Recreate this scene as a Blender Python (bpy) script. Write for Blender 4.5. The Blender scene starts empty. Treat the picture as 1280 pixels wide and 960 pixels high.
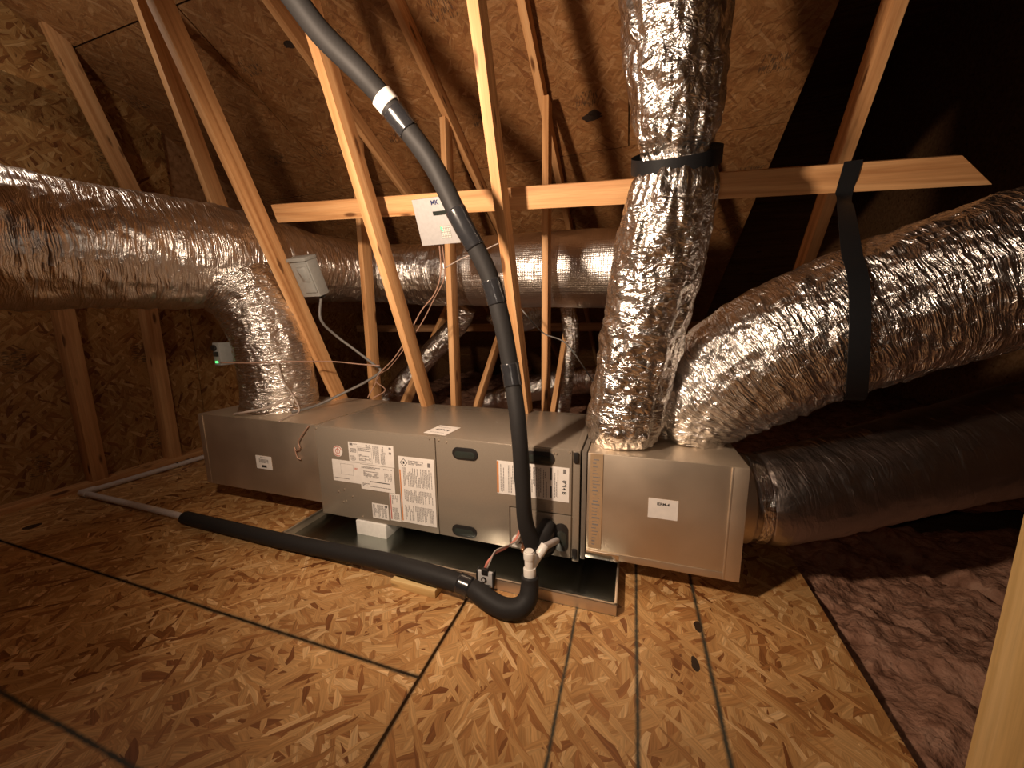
import bpy, math, random
import numpy as np
from mathutils import Vector, Matrix

random.seed(7)
scene = bpy.context.scene
COL = scene.collection

# ---------------------------------------------------------------- camera, world, lights, exposure
cam_data = bpy.data.cameras.new('camera')
cam_data.sensor_width = 36.0
cam_data.lens = 460.12 / 1280 * 36.0
cam_data.clip_start = 0.02
cam = bpy.data.objects.new('camera', cam_data)
COL.objects.link(cam)
cr = Vector((0.95060583, 0.31018591, -0.01154393))
cu = Vector((-0.04001435, 0.15933978, 0.98641253))
cf = Vector((-0.30781067, 0.93722758, -0.16388121))
cm = Matrix((cr, cu, -cf)).transposed().to_4x4()
cm.translation = Vector((1.4235, -1.3187, 0.9881))
cam.matrix_world = cm
scene.camera = cam

world = bpy.data.worlds.new('attic_dark')
world.use_nodes = True
world.node_tree.nodes['Background'].inputs[0].default_value = (1.0, 0.62, 0.40, 1)
world.node_tree.nodes['Background'].inputs[1].default_value = 0.004
scene.world = world

# the clamp work lamp hanging just outside the frame, upper left
ld = bpy.data.lights.new('work_lamp', 'SPOT')
ld.energy = 135
ld.color = (1.0, 0.765, 0.57)
ld.shadow_soft_size = 0.045
ld.spot_size = math.radians(142)
ld.spot_blend = 1.0
lamp = bpy.data.objects.new('work_lamp_light', ld)
COL.objects.link(lamp)
LP = Vector((0.60, -1.15, 1.50))
lamp.location = LP
lamp.rotation_euler = (Vector((0.84, 0.25, 1.13)) - LP).to_track_quat('-Z', 'Y').to_euler()
# added fill light out of frame, standing in for the upper left glare
bd_ = bpy.data.lights.new('corner_fill', 'POINT')
bd_.energy = 6.5
bd_.color = (1.0, 0.86, 0.72)
bd_.shadow_soft_size = 0.04
bl_ = bpy.data.objects.new('corner_fill_light', bd_)
COL.objects.link(bl_)
bl_.location = (-1.15, -0.55, 2.35)
# weak point light beside the camera
fd = bpy.data.lights.new('near_camera', 'POINT')
fd.energy = 3.0
fd.color = (1.0, 0.82, 0.66)
fd.shadow_soft_size = 0.01
fl = bpy.data.objects.new('near_camera_light', fd)
COL.objects.link(fl)
fl.location = (1.40, -1.335, 1.02)

scene.view_settings.view_transform = 'Standard'
scene.view_settings.look = 'None'
scene.view_settings.gamma = 1
scene.view_settings.exposure = 0.38

# ---------------------------------------------------------------- materials
def nt(name):
    m = bpy.data.materials.new(name); m.use_nodes = True
    t = m.node_tree
    b = t.nodes['Principled BSDF']
    return m, t, b

def N(t, kind, **kw):
    n = t.nodes.new(kind)
    for k, v in kw.items():
        if k in n.inputs: n.inputs[k].default_value = v
        else: setattr(n, k, v)
    return n

def ramp(t, fac, stops, interp='LINEAR'):
    r = t.nodes.new('ShaderNodeValToRGB')
    r.color_ramp.interpolation = interp
    e = r.color_ramp.elements
    while len(e) < len(stops): e.new(0.5)
    for el, (p, c) in zip(e, stops):
        el.position = p
        el.color = (*c, 1) if len(c) == 3 else c
    t.links.new(fac, r.inputs[0])
    return r

def mixc(t, fac, a, b, blend='MIX'):
    m = t.nodes.new('ShaderNodeMix'); m.data_type = 'RGBA'; m.blend_type = blend
    def put(s, v):
        if hasattr(v, 'is_linked') or hasattr(v, 'links'): t.links.new(v, s)
        elif isinstance(v, (int, float)): s.default_value = v
        else: s.default_value = (*v, 1)
    put(m.inputs[0], fac); put(m.inputs[6], a); put(m.inputs[7], b)
    return m.outputs[2]

def math_(t, op, a, b=None, clamp=False):
    m = t.nodes.new('ShaderNodeMath'); m.operation = op; m.use_clamp = clamp
    for i, v in enumerate((a, b)):
        if v is None: continue
        if isinstance(v, (int, float)): m.inputs[i].default_value = v
        else: t.links.new(v, m.inputs[i])
    return m.outputs[0]

def mapping(t, src, scale=(1, 1, 1), rot=(0, 0, 0), loc=(0, 0, 0)):
    m = t.nodes.new('ShaderNodeMapping')
    m.inputs['Scale'].default_value = scale; m.inputs['Rotation'].default_value = rot
    m.inputs['Location'].default_value = loc
    t.links.new(src, m.inputs['Vector'])
    return m.outputs[0]

def bump(t, b, h, strength=0.5, dist=0.002):
    n = t.nodes.new('ShaderNodeBump')
    n.inputs['Strength'].default_value = strength; n.inputs['Distance'].default_value = dist
    t.links.new(h, n.inputs['Height']); t.links.new(n.outputs[0], b.inputs['Normal'])
    return n

def simple(name, col, rough=0.5, metal=0.0, spec=0.5, bumpscale=None, bd=0.0005):
    m, t, b = nt(name)
    b.inputs['Base Color'].default_value = (*col, 1)
    b.inputs['Roughness'].default_value = rough
    b.inputs['Metallic'].default_value = metal
    b.inputs['Specular IOR Level'].default_value = spec
    tc = N(t, 'ShaderNodeTexCoord')
    n = N(t, 'ShaderNodeTexNoise', Scale=bumpscale or 60.0, Detail=4.0)
    t.links.new(tc.outputs['Object'], n.inputs['Vector'])
    t.links.new(mixc(t, n.outputs[0], tuple(c * 0.86 for c in col), tuple(min(1, c * 1.12) for c in col)), b.inputs['Base Color'])
    bump(t, b, n.outputs[0], 0.3, bd)
    return m

def osb(name, flat='z', tint=(1, 1, 1), rough=0.5, stamp=False, chalk=False, wrinkle=0.0, dark=1.0, soft=0.0, knots=()):
    """oriented strand board: layers of stretched strands. pattern plane is local XY of 'grain' attribute"""
    m, t, b = nt(name)
    at = N(t, 'ShaderNodeAttribute', attribute_name='grain')
    oi = N(t, 'ShaderNodeObjectInfo')
    off = N(t, 'ShaderNodeVectorMath', operation='SCALE'); off.inputs[3].default_value = 17.0
    cb = N(t, 'ShaderNodeCombineXYZ')
    t.links.new(oi.outputs['Random'], cb.inputs[0]); t.links.new(oi.outputs['Random'], cb.inputs[1])
    t.links.new(cb.outputs[0], off.inputs[0])
    ad = N(t, 'ShaderNodeVectorMath', operation='ADD')
    t.links.new(at.outputs['Vector'], ad.inputs[0]); t.links.new(off.outputs[0], ad.inputs[1])
    # warp
    wn = N(t, 'ShaderNodeTexNoise', Scale=9.0, Detail=2.0); t.links.new(ad.outputs[0], wn.inputs['Vector'])
    ws = N(t, 'ShaderNodeVectorMath', operation='SCALE'); ws.inputs[3].default_value = 0.03
    t.links.new(wn.outputs['Color'], ws.inputs[0])
    wp = N(t, 'ShaderNodeVectorMath', operation='ADD'); t.links.new(ad.outputs[0], wp.inputs[0]); t.links.new(ws.outputs[0], wp.inputs[1])
    layers = []; hs = []
    for i, (ang, sx, sy) in enumerate([(0.05, 9, 52), (0.42, 12, 60), (-0.38, 10, 46), (0.95, 15, 62), (-0.85, 13, 70)]):
        mp = mapping(t, wp.outputs[0], (1, 1, 1), (0, 0, ang), (i * 3.1, i * 1.7, 0))
        mp2 = mapping(t, mp, (sx, sy, 1))
        v = N(t, 'ShaderNodeTexVoronoi', Scale=1.0, voronoi_dimensions='2D'); t.links.new(mp2, v.inputs['Vector'])
        sep = N(t, 'ShaderNodeSeparateColor'); t.links.new(v.outputs['Color'], sep.inputs[0])
        gr = N(t, 'ShaderNodeTexNoise', Scale=1.0, Detail=3.0)
        t.links.new(mapping(t, mp, (9, 230, 1)), gr.inputs['Vector'])
        layers.append((sep.outputs[0], sep.outputs[1], gr.outputs[0], v.outputs['Distance']))
    cols = []
    for a, bb, g, d in layers:
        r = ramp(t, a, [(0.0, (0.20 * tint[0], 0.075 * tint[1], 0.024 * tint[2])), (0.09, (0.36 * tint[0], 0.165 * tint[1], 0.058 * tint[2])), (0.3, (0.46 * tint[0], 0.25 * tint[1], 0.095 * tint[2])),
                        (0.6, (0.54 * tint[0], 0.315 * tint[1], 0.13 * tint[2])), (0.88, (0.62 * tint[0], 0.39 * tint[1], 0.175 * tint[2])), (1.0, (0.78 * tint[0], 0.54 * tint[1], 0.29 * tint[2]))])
        gg = math_(t, 'MULTIPLY_ADD', g, 1.2); t.nodes[-1].inputs[2].default_value = 0.38
        cols.append(mixc(t, 1.0, r.outputs[0], mk_gray(t, gg), 'MULTIPLY'))
    c = cols[0]; h = layers[0][0]
    for i in range(1, 5):
        sel = math_(t, 'GREATER_THAN', layers[i][1], 0.52 + 0.05 * i)
        c = mixc(t, sel, c, cols[i])
        mh = t.nodes.new('ShaderNodeMix'); mh.data_type = 'FLOAT'
        t.links.new(sel, mh.inputs[0]); t.links.new(h, mh.inputs[2])
        t.links.new(math_(t, 'ADD', layers[i][0], 0.15 * i), mh.inputs[3]); h = mh.outputs[0]
    if soft: c = mixc(t, soft, c, (0.47 * tint[0], 0.255 * tint[1], 0.10 * tint[2]))
    # broad tone variation
    bn = N(t, 'ShaderNodeTexNoise', Scale=2.2, Detail=3.0); t.links.new(ad.outputs[0], bn.inputs['Vector'])
    br = ramp(t, bn.outputs[0], [(0.3, (0.74 * dark,) * 3), (0.7, (1.08 * dark,) * 3)])
    c = mixc(t, 1.0, c, br.outputs[0], 'MULTIPLY')
    if stamp:   # dark smudged mill stamps printed on the sheets
        sp = mapping(t, at.outputs['Vector'], (1.0 / 0.62, 1.0 / 0.55, 1))
        fr = N(t, 'ShaderNodeVectorMath', operation='FRACTION'); t.links.new(sp, fr.inputs[0])
        sx = N(t, 'ShaderNodeSeparateXYZ'); t.links.new(fr.outputs[0], sx.inputs[0])
        def band(o, lo, hi):
            return math_(t, 'MULTIPLY', math_(t, 'GREATER_THAN', o, lo), math_(t, 'LESS_THAN', o, hi))
        box = math_(t, 'MULTIPLY', band(sx.outputs[0], .30, .52), band(sx.outputs[1], .40, .56))
        gn = N(t, 'ShaderNodeTexNoise', Scale=1.0, Detail=3.0); t.links.new(mapping(t, at.outputs['Vector'], (160, 30, 1)), gn.inputs['Vector'])
        sm = math_(t, 'MULTIPLY', box, math_(t, 'GREATER_THAN', gn.outputs[0], 0.54))
        c = mixc(t, math_(t, 'MULTIPLY', sm, 0.7), c, (0.05, 0.03, 0.02))
    if chalk:   # grey chalk lines snapped over the joists
        geo = N(t, 'ShaderNodeNewGeometry'); sx = N(t, 'ShaderNodeSeparateXYZ'); t.links.new(geo.outputs['Position'], sx.inputs[0])
        jn = N(t, 'ShaderNodeTexNoise', Scale=7.0, Detail=3.0); t.links.new(geo.outputs['Position'], jn.inputs['Vector'])
        jit = math_(t, 'MULTIPLY', math_(t, 'SUBTRACT', jn.outputs[0], 0.5), 0.006)
        bnz = N(t, 'ShaderNodeTexNoise', Scale=60.0, Detail=3.0); t.links.new(geo.outputs['Position'], bnz.inputs['Vector'])
        tot = None
        for ax, val, lo, hi, wid in [(0, 0.887, -3, 0.6, .006), (1, -0.556, -3, 0.885, .006), (0, 1.275, -1.8, 0.6, .0045), (0, 1.472, -1.8, 0.6, .0055), (0, 1.672, -1.8, 0.6, .006), (1, -0.94, -1.8, 0.87, .005)]:
            o = sx.outputs[ax]; q = sx.outputs[1 - ax]
            d = math_(t, 'ABSOLUTE', math_(t, 'SUBTRACT', math_(t, 'ADD', o, jit), val))
            ln = math_(t, 'SUBTRACT', 1.0, math_(t, 'DIVIDE', d, wid * 1.7), clamp=True)
            ln = math_(t, 'MULTIPLY', ln, math_(t, 'MULTIPLY', math_(t, 'GREATER_THAN', q, lo), math_(t, 'LESS_THAN', q, hi)))
            tot = ln if tot is None else math_(t, 'MAXIMUM', tot, ln)
        fac = math_(t, 'MULTIPLY', tot, math_(t, 'MULTIPLY_ADD', bnz.outputs[0], 1.3), clamp=True)
        c = mixc(t, fac, c, (0.045, 0.042, 0.03))
    # dark knots in the strands: (x, y, z, radius, stretch in x)
    geo2 = N(t, 'ShaderNodeNewGeometry')
    kn = N(t, 'ShaderNodeTexNoise', Scale=22.0, Detail=3.0); t.links.new(geo2.outputs['Position'], kn.inputs['Vector'])
    for (kx, ky, kz, kr, st) in knots:
        sb_ = N(t, 'ShaderNodeVectorMath', operation='SUBTRACT'); t.links.new(geo2.outputs['Position'], sb_.inputs[0]); sb_.inputs[1].default_value = (kx, ky, kz)
        ml = N(t, 'ShaderNodeVectorMath', operation='MULTIPLY'); t.links.new(sb_.outputs[0], ml.inputs[0]); ml.inputs[1].default_value = (1 / st, 1, 1)
        ln_ = N(t, 'ShaderNodeVectorMath', operation='LENGTH'); t.links.new(ml.outputs[0], ln_.inputs[0])
        e = math_(t, 'ADD', ln_.outputs['Value'], math_(t, 'MULTIPLY', math_(t, 'SUBTRACT', kn.outputs[0], 0.5), kr * 1.6))
        c = mixc(t, math_(t, 'LESS_THAN', e, kr), c, (0.035, 0.02, 0.012))
    t.links.new(c, b.inputs['Base Color'])
    b.inputs['Roughness'].default_value = rough
    b.inputs['Specular IOR Level'].default_value = 0.35
    if wrinkle:
        w = N(t, 'ShaderNodeTexNoise', Scale=14.0, Detail=5.0, Distortion=1.6); t.links.new(ad.outputs[0], w.inputs['Vector'])
        h2 = math_(t, 'MULTIPLY_ADD', w.outputs[0], 3.0); t.links.new(h, t.nodes[-1].inputs[2])
        bump(t, b, h2, 0.9, wrinkle)
    else:
        bump(t, b, h, 0.5, 0.0012)
    return m

def mk_gray(t, sock):
    c = t.nodes.new('ShaderNodeCombineColor')
    for i in range(3): t.links.new(sock, c.inputs[i])
    return c.outputs[0]

def lumber(name, c1, c2, c3):
    m, t, b = nt(name)
    at = N(t, 'ShaderNodeTexCoord'); oi = N(t, 'ShaderNodeObjectInfo')
    cb = N(t, 'ShaderNodeCombineXYZ'); 
    t.links.new(math_(t, 'MULTIPLY', oi.outputs['Random'], 31.0), cb.inputs[0]); t.links.new(math_(t, 'MULTIPLY', oi.outputs['Random'], 7.0), cb.inputs[1])
    ad = N(t, 'ShaderNodeVectorMath', operation='ADD'); t.links.new(at.outputs['Object'], ad.inputs[0]); t.links.new(cb.outputs[0], ad.inputs[1])
    n1 = N(t, 'ShaderNodeTexNoise', Scale=1.0, Detail=4.0, Distortion=0.5); t.links.new(mapping(t, ad.outputs[0], (1.3, 32, 32)), n1.inputs['Vector'])
    n2 = N(t, 'ShaderNodeTexNoise', Scale=1.0, Detail=3.0); t.links.new(mapping(t, ad.outputs[0], (8, 240, 240)), n2.inputs['Vector'])
    r = ramp(t, n1.outputs[0], [(0.28, c1), (0.5, c2), (0.72, c3)])
    g = math_(t, 'MULTIPLY_ADD', n2.outputs[0], 0.4); t.nodes[-1].inputs[2].default_value = 0.8
    c = mixc(t, 1.0, r.outputs[0], mk_gray(t, g), 'MULTIPLY')
    # knots
    v = N(t, 'ShaderNodeTexVoronoi', Scale=1.0); t.links.new(mapping(t, ad.outputs[0], (3.4, 13, 13)), v.inputs['Vector'])
    k = ramp(t, v.outputs['Distance'], [(0.0, (1, 1, 1)), (0.10, (1, 1, 1)), (0.17, (0, 0, 0))])
    c = mixc(t, k.outputs[0], c, (0.16, 0.065, 0.022))
    t.links.new(c, b.inputs['Base Color'])
    b.inputs['Roughness'].default_value = 0.6; b.inputs['Specular IOR Level'].default_value = 0.3
    bump(t, b, n2.outputs[0], 0.35, 0.0008)
    return m

def foil(name, rough=0.26, col=(0.80, 0.76, 0.72), ring=60.0, ang=6.0, strength=0.9, dist=0.004, quilt=False, crum=9.0):
    m, t, b = nt(name)
    at = N(t, 'ShaderNodeAttribute', attribute_name='cyl')
    b.inputs['Base Color'].default_value = (*col, 1)
    b.inputs['Metallic'].default_value = 1.0
    b.inputs['Roughness'].default_value = rough
    if quilt:
        # bubble wrap insulation: small round cells in rows
        v = N(t, 'ShaderNodeTexVoronoi', Scale=1.0, Randomness=0.25); t.links.new(mapping(t, at.outputs['Vector'], (85, 85, 85)), v.inputs['Vector'])
        h = math_(t, 'SUBTRACT', 1.0, v.outputs['Distance'])
        n = N(t, 'ShaderNodeTexNoise', Scale=12.0, Detail=3.0); t.links.new(at.outputs['Vector'], n.inputs['Vector'])
        h = math_(t, 'ADD', h, math_(t, 'MULTIPLY', n.outputs[0], 1.5))
    else:
        n0 = N(t, 'ShaderNodeTexNoise', Scale=7.0, Detail=2.0); t.links.new(at.outputs['Vector'], n0.inputs['Vector'])
        sc = N(t, 'ShaderNodeVectorMath', operation='SCALE'); sc.inputs[3].default_value = 0.05
        t.links.new(n0.outputs['Color'], sc.inputs[0])
        ad = N(t, 'ShaderNodeVectorMath', operation='ADD'); t.links.new(at.outputs['Vector'], ad.inputs[0]); t.links.new(sc.outputs[0], ad.inputs[1])
        n1 = N(t, 'ShaderNodeTexNoise', Scale=1.0, Detail=3.0, Distortion=0.6); t.links.new(mapping(t, ad.outputs[0], (ang, ang, ring)), n1.inputs['Vector'])
        r1 = math_(t, 'ABSOLUTE', math_(t, 'SUBTRACT', n1.outputs[0], 0.5))
        v = N(t, 'ShaderNodeTexVoronoi', Scale=crum * 2, feature='F1'); t.links.new(ad.outputs[0], v.inputs['Vector'])
        n2 = N(t, 'ShaderNodeTexNoise', Scale=45.0, Detail=4.0, Distortion=1.0); t.links.new(ad.outputs[0], n2.inputs['Vector'])
        r2 = math_(t, 'ABSOLUTE', math_(t, 'SUBTRACT', n2.outputs[0], 0.5))
        h = math_(t, 'ADD', math_(t, 'MULTIPLY', r1, 3.0), math_(t, 'ADD', math_(t, 'MULTIPLY', v.outputs['Distance'], 0.9), math_(t, 'MULTIPLY', r2, 1.0)))
    bump(t, b, h, strength, dist)
    return m

def galv(name, col=(0.74, 0.63, 0.50), rough=0.50, metal=0.95):  # tan default puts the floor's reflection into the grey zinc colour
    m, t, b = nt(name)
    tc = N(t, 'ShaderNodeTexCoord')
    v = N(t, 'ShaderNodeTexNoise', Scale=5.0, Detail=5.0); t.links.new(tc.outputs['Object'], v.inputs['Vector'])
    r = ramp(t, v.outputs[0], [(0.35, tuple(c * 0.88 for c in col)), (0.65, col)])
    t.links.new(r.outputs[0], b.inputs['Base Color'])
    rr = math_(t, 'MULTIPLY_ADD', v.outputs[0], 0.16); t.nodes[-1].inputs[2].default_value = rough - 0.06
    t.links.new(rr, b.inputs['Roughness'])
    b.inputs['Metallic'].default_value = metal
    w = N(t, 'ShaderNodeTexNoise', Scale=3.0, Detail=1.0); t.links.new(tc.outputs['Object'], w.inputs['Vector'])
    bump(t, b, w.outputs[0], 0.35, 0.02)
    return m

M = {}
M['osb_floor'] = osb('osb_floor', tint=(1.0, .93, .84), rough=0.42, chalk=True, knots=[(-1.43, -.441, 0, .028, 1.2), (1.664, -.132, 0, .024, .5), (1.634, -.277, 0, .026, .4)])
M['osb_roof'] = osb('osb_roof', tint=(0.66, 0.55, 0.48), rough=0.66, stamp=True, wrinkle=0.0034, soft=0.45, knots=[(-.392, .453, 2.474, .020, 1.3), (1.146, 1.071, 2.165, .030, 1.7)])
M['osb_wall'] = osb('osb_wall', tint=(0.74, 0.66, 0.52), rough=0.6, stamp=True)
M['lumber'] = lumber('fir_lumber', (0.42, 0.19, 0.07), (0.62, 0.33, 0.14), (0.74, 0.44, 0.21))
M['lumber_dark'] = lumber('aged_lumber', (0.24, 0.115, 0.05), (0.36, 0.19, 0.085), (0.46, 0.26, 0.13))
M['lumber_pale'] = lumber('pale_pine', (0.52, 0.33, 0.12), (0.68, 0.46, 0.19), (0.78, 0.56, 0.27))
M['foil_ring'] = foil('foil_ring_folds', 0.30, ring=55, ang=4, dist=0.0045)
M['foil_crush'] = foil('foil_crushed', 0.24, ring=28, ang=14, dist=0.0065, crum=9)
M['foil_fold'] = foil('foil_folded', 0.26, ring=75, ang=9, dist=0.007)
M['foil_quilt'] = foil('foil_bubble_wrap', 0.36, quilt=True, dist=0.004, strength=0.6)
M['foil_smooth'] = foil('foil_smooth_jacket', 0.34, col=(0.46, 0.40, 0.37), ring=40, ang=6, dist=0.003, strength=0.6)  # base darkened to carry the shade under the fat duct
M['foil_tape'] = foil('foil_tape_bands', 0.20, ring=120, ang=20, dist=0.004, crum=20)
M['galv'] = galv('galvanized_sheet')
M['pan'] = galv('galvanized_pan', (0.42, 0.44, 0.41), 0.20, 1.0)
M['cabinet'] = simple('taupe_enamel', (0.30, 0.25, 0.195), 0.26, 0.25, 0.6, 220, 0.0001)
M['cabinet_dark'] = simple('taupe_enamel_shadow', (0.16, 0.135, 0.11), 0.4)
M['black_plastic'] = simple('black_plastic', (0.018, 0.016, 0.015), 0.4)
M['rubber'] = simple('foam_rubber_black', (0.021, 0.0195, 0.019), 0.6, 0, 0.22, 120, 0.0006)
M['black_tape'] = simple('black_vinyl_tape', (0.02, 0.02, 0.022), 0.22, 0, 0.6, 40, 0.001)
M['strap'] = simple('black_webbing', (0.010, 0.010, 0.011), 0.5, 0, 0.3, 160, 0.001)
M['white'] = simple('white_enamel', (0.50, 0.49, 0.485), 0.45)
M['foam'] = simple('white_foam', (0.82, 0.80, 0.76), 0.8)
M['pvc'] = simple('white_pvc', (0.80, 0.76, 0.70), 0.35)
M['pvc_pipe'] = simple('grey_white_pvc', (0.66, 0.60, 0.57), 0.4)
M['label'] = simple('label_paper', (0.78, 0.73, 0.68), 0.55, 0, 0.4, 30, 0.0001)
M['ink'] = simple('grey_ink', (0.20, 0.18, 0.17), 0.6)
M['ink_dark'] = simple('black_ink', (0.03, 0.03, 0.03), 0.6)
M['ink_blue'] = simple('navy_ink', (0.02, 0.03, 0.12), 0.6)
M['ink_orange'] = simple('orange_ink', (0.62, 0.22, 0.06), 0.6)
M['ink_red'] = simple('red_ink', (0.50, 0.13, 0.09), 0.6)
M['grey_plastic'] = simple('grey_enamel', (0.30, 0.30, 0.28), 0.45)
M['wire_grey'] = simple('grey_cable', (0.15, 0.14, 0.13), 0.5)
M['wire_brown'] = simple('brown_cable', (0.34, 0.20, 0.14), 0.5)
M['wire_white'] = simple('white_cable', (0.42, 0.34, 0.29), 0.5)
M['wire_red'] = simple('pink_wire', (0.62, 0.22, 0.16), 0.5)
M['copper'] = simple('copper_tube', (0.75, 0.38, 0.22), 0.3, 1.0)
M['kraft_tape'] = simple('printed_foil_tape', (0.66, 0.48, 0.30), 0.42, 0.6)
M['display'] = simple('dark_display', (0.03, 0.035, 0.03), 0.25)

def insul_mat():
    m, t, b = nt('pink_fibreglass')
    tc = N(t, 'ShaderNodeTexCoord')
    n = N(t, 'ShaderNodeTexNoise', Scale=16.0, Detail=8.0, Distortion=0.8); t.links.new(tc.outputs['Object'], n.inputs['Vector'])
    r = ramp(t, n.outputs[0], [(0.3, (0.16, 0.075, 0.046)), (0.5, (0.32, 0.17, 0.112)), (0.75, (0.44, 0.26, 0.18))])
    t.links.new(r.outputs[0], b.inputs['Base Color']); b.inputs['Roughness'].default_value = 0.95
    b.inputs['Specular IOR Level'].default_value = 0.1
    n2 = N(t, 'ShaderNodeTexNoise', Scale=70.0, Detail=6.0); t.links.new(tc.outputs['Object'], n2.inputs['Vector'])
    bump(t, b, n2.outputs[0], 0.9, 0.012)
    return m
M['insul'] = insul_mat()
def led(name, col, e):
    m, t, b = nt(name)
    b.inputs['Base Color'].default_value = (*col, 1)
    b.inputs['Emission Color'].default_value = (*col, 1); b.inputs['Emission Strength'].default_value = e
    return m
M['led'] = led('green_led', (0.1, 0.9, 0.2), 1.6)

# ---------------------------------------------------------------- helpers
def link(name, me, mat, parent=None, matrix=None):
    o = bpy.data.objects.new(name, me); COL.objects.link(o)
    if mat is not None and len(me.materials) == 0: me.materials.append(mat)
    mw = matrix if matrix is not None else Matrix.Identity(4)
    if parent is not None:
        o.parent = parent
        pm = Matrix.Identity(4); q = parent
        chain = []
        while q is not None: chain.append(q.matrix_basis.copy()); q = q.parent
        for x in reversed(chain): pm = pm @ x
        o.matrix_basis = pm.inverted() @ mw
    else:
        o.matrix_basis = mw
    return o

def tag(o, label=None, cat=None, group=None, kind=None):
    if label: o['label'] = label
    if cat: o['category'] = cat
    if group: o['group'] = group
    if kind: o['kind'] = kind
    return o

def thing(name, loc, label, cat, group=None):
    o = bpy.data.objects.new(name, None); COL.objects.link(o); o.location = loc
    o.empty_display_size = 0.1
    return tag(o, label, cat, group)

def mesh(name, V, F, smooth=False):
    me = bpy.data.meshes.new(name); me.from_pydata([tuple(v) for v in V], [], F)
    if smooth:
        for p in me.polygons: p.use_smooth = True
    me.update(); return me

class MB:
    def __init__(s): s.V = []; s.F = []
    def add(s, V, F):
        n = len(s.V); s.V += [tuple(v) for v in V]; s.F += [tuple(i + n for i in f) for f in F]
    def box(s, x0, x1, y0, y1, z0, z1, mat=None, bev=0.0):
        V = [(x, y, z) for x in (x0, x1) for y in (y0, y1) for z in (z0, z1)]
        if mat: V = [mat @ Vector(v) for v in V]
        s.add(V, [(0, 1, 3, 2), (4, 6, 7, 5), (0, 4, 5, 1), (2, 3, 7, 6), (0, 2, 6, 4), (1, 5, 7, 3)])
        return s
    def prism(s, pts, axis, a, b, mat=None):
        """extrude 2-D outline along axis between a and b"""
        n = len(pts)
        def P(p, h):
            v = {'x': (h, p[0], p[1]), 'y': (p[0], h, p[1]), 'z': (p[0], p[1], h)}[axis]
            return mat @ Vector(v) if mat else Vector(v)
        V = [P(p, a) for p in pts] + [P(p, b) for p in pts]
        F = [tuple(range(n)), tuple(range(2 * n - 1, n - 1, -1))] + [(i, i + n, (i + 1) % n + n, (i + 1) % n) for i in range(n)]
        s.add(V, F); return s
    def cyl(s, p0, p1, r, n=20, r1=None):
        p0 = Vector(p0); p1 = Vector(p1); d = (p1 - p0).normalized()
        a = d.orthogonal().normalized(); b = d.cross(a); r1 = r if r1 is None else r1
        V = [p0 + (a * math.cos(2 * math.pi * i / n) + b * math.sin(2 * math.pi * i / n)) * r for i in range(n)]
        V += [p1 + (a * math.cos(2 * math.pi * i / n) + b * math.sin(2 * math.pi * i / n)) * r1 for i in range(n)]
        F = [tuple(range(n - 1, -1, -1)), tuple(range(n, 2 * n))] + [(i, (i + 1) % n, (i + 1) % n + n, i + n) for i in range(n)]
        s.add(V, F); return s
    def build(s, name, mat, parent=None, bevel=0.0, smooth=False, matrix=None):
        me = mesh(name, s.V, s.F, smooth)
        import bmesh
        bm = bmesh.new(); bm.from_mesh(me)
        bmesh.ops.recalc_face_normals(bm, faces=bm.faces)
        if bevel: bmesh.ops.bevel(bm, geom=[e for e in bm.edges if e.is_manifold and e.calc_face_angle(0) > 0.6], offset=bevel, segments=2, affect='EDGES', profile=0.6)
        bm.to_mesh(me); bm.free()
        if smooth or bevel:
            for p in me.polygons: p.use_smooth = True
            try: me.set_sharp_from_angle(angle=0.6)
            except Exception: pass
        return link(name, me, mat, parent, matrix)

def catmull(P, n):
    P = [np.array(p, float) for p in P]
    P = [2 * P[0] - P[1]] + P + [2 * P[-1] - P[-2]]
    out = []
    segs = len(P) - 3
    for i in range(segs):
        a, b, c, d = P[i:i + 4]
        m = max(2, int(round(n / segs)))
        for k in range(m):
            u = k / m
            out.append(0.5 * ((2 * b) + (-a + c) * u + (2 * a - 5 * b + 4 * c - d) * u * u + (-a + 3 * b - 3 * c + d) * u ** 3))
    out.append(P[-2])
    return np.array(out)

def resample(C, n):
    """C rows: x,y,z,(r...) resampled evenly"""
    d = np.r_[0, np.cumsum(np.linalg.norm(np.diff(C[:, :3], axis=0), axis=1))]
    s = np.linspace(0, d[-1], n)
    return np.stack([np.interp(s, d, C[:, k]) for k in range(C.shape[1])], 1), s

def frames(C):
    T = np.gradient(C[:, :3], axis=0); T /= np.linalg.norm(T, axis=1)[:, None]
    up = np.array([0, 0, 1.0]) if abs(T[0][2]) < 0.9 else np.array([0, 1.0, 0])
    a = np.cross(up, T[0]); a /= np.linalg.norm(a)
    A = [a]
    for i in range(1, len(T)):
        a = A[-1] - T[i] * (A[-1] @ T[i]); a /= np.linalg.norm(a); A.append(a)
    A = np.array(A); B = np.cross(T, A)
    return T, A, B

_rs = np.random.RandomState(5)
_tab = _rs.rand(4096)
def vnoise(x, y, z, seed=0):
    """vectorised value noise, 0..1"""
    xi = np.floor(x).astype(int); yi = np.floor(y).astype(int); zi = np.floor(z).astype(int)
    fx, fy, fz = x - xi, y - yi, z - zi
    fx, fy, fz = [f * f * (3 - 2 * f) for f in (fx, fy, fz)]
    def h(a, b, c): return _tab[(a * 73856093 ^ b * 19349663 ^ c * 83492791 ^ (seed * 2654435)) & 4095]
    r = 0
    for dx in (0, 1):
        for dy in (0, 1):
            for dz in (0, 1):
                w = (fx if dx else 1 - fx) * (fy if dy else 1 - fy) * (fz if dz else 1 - fz)
                r = r + w * h(xi + dx, yi + dy, zi + dz)
    return r

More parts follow.
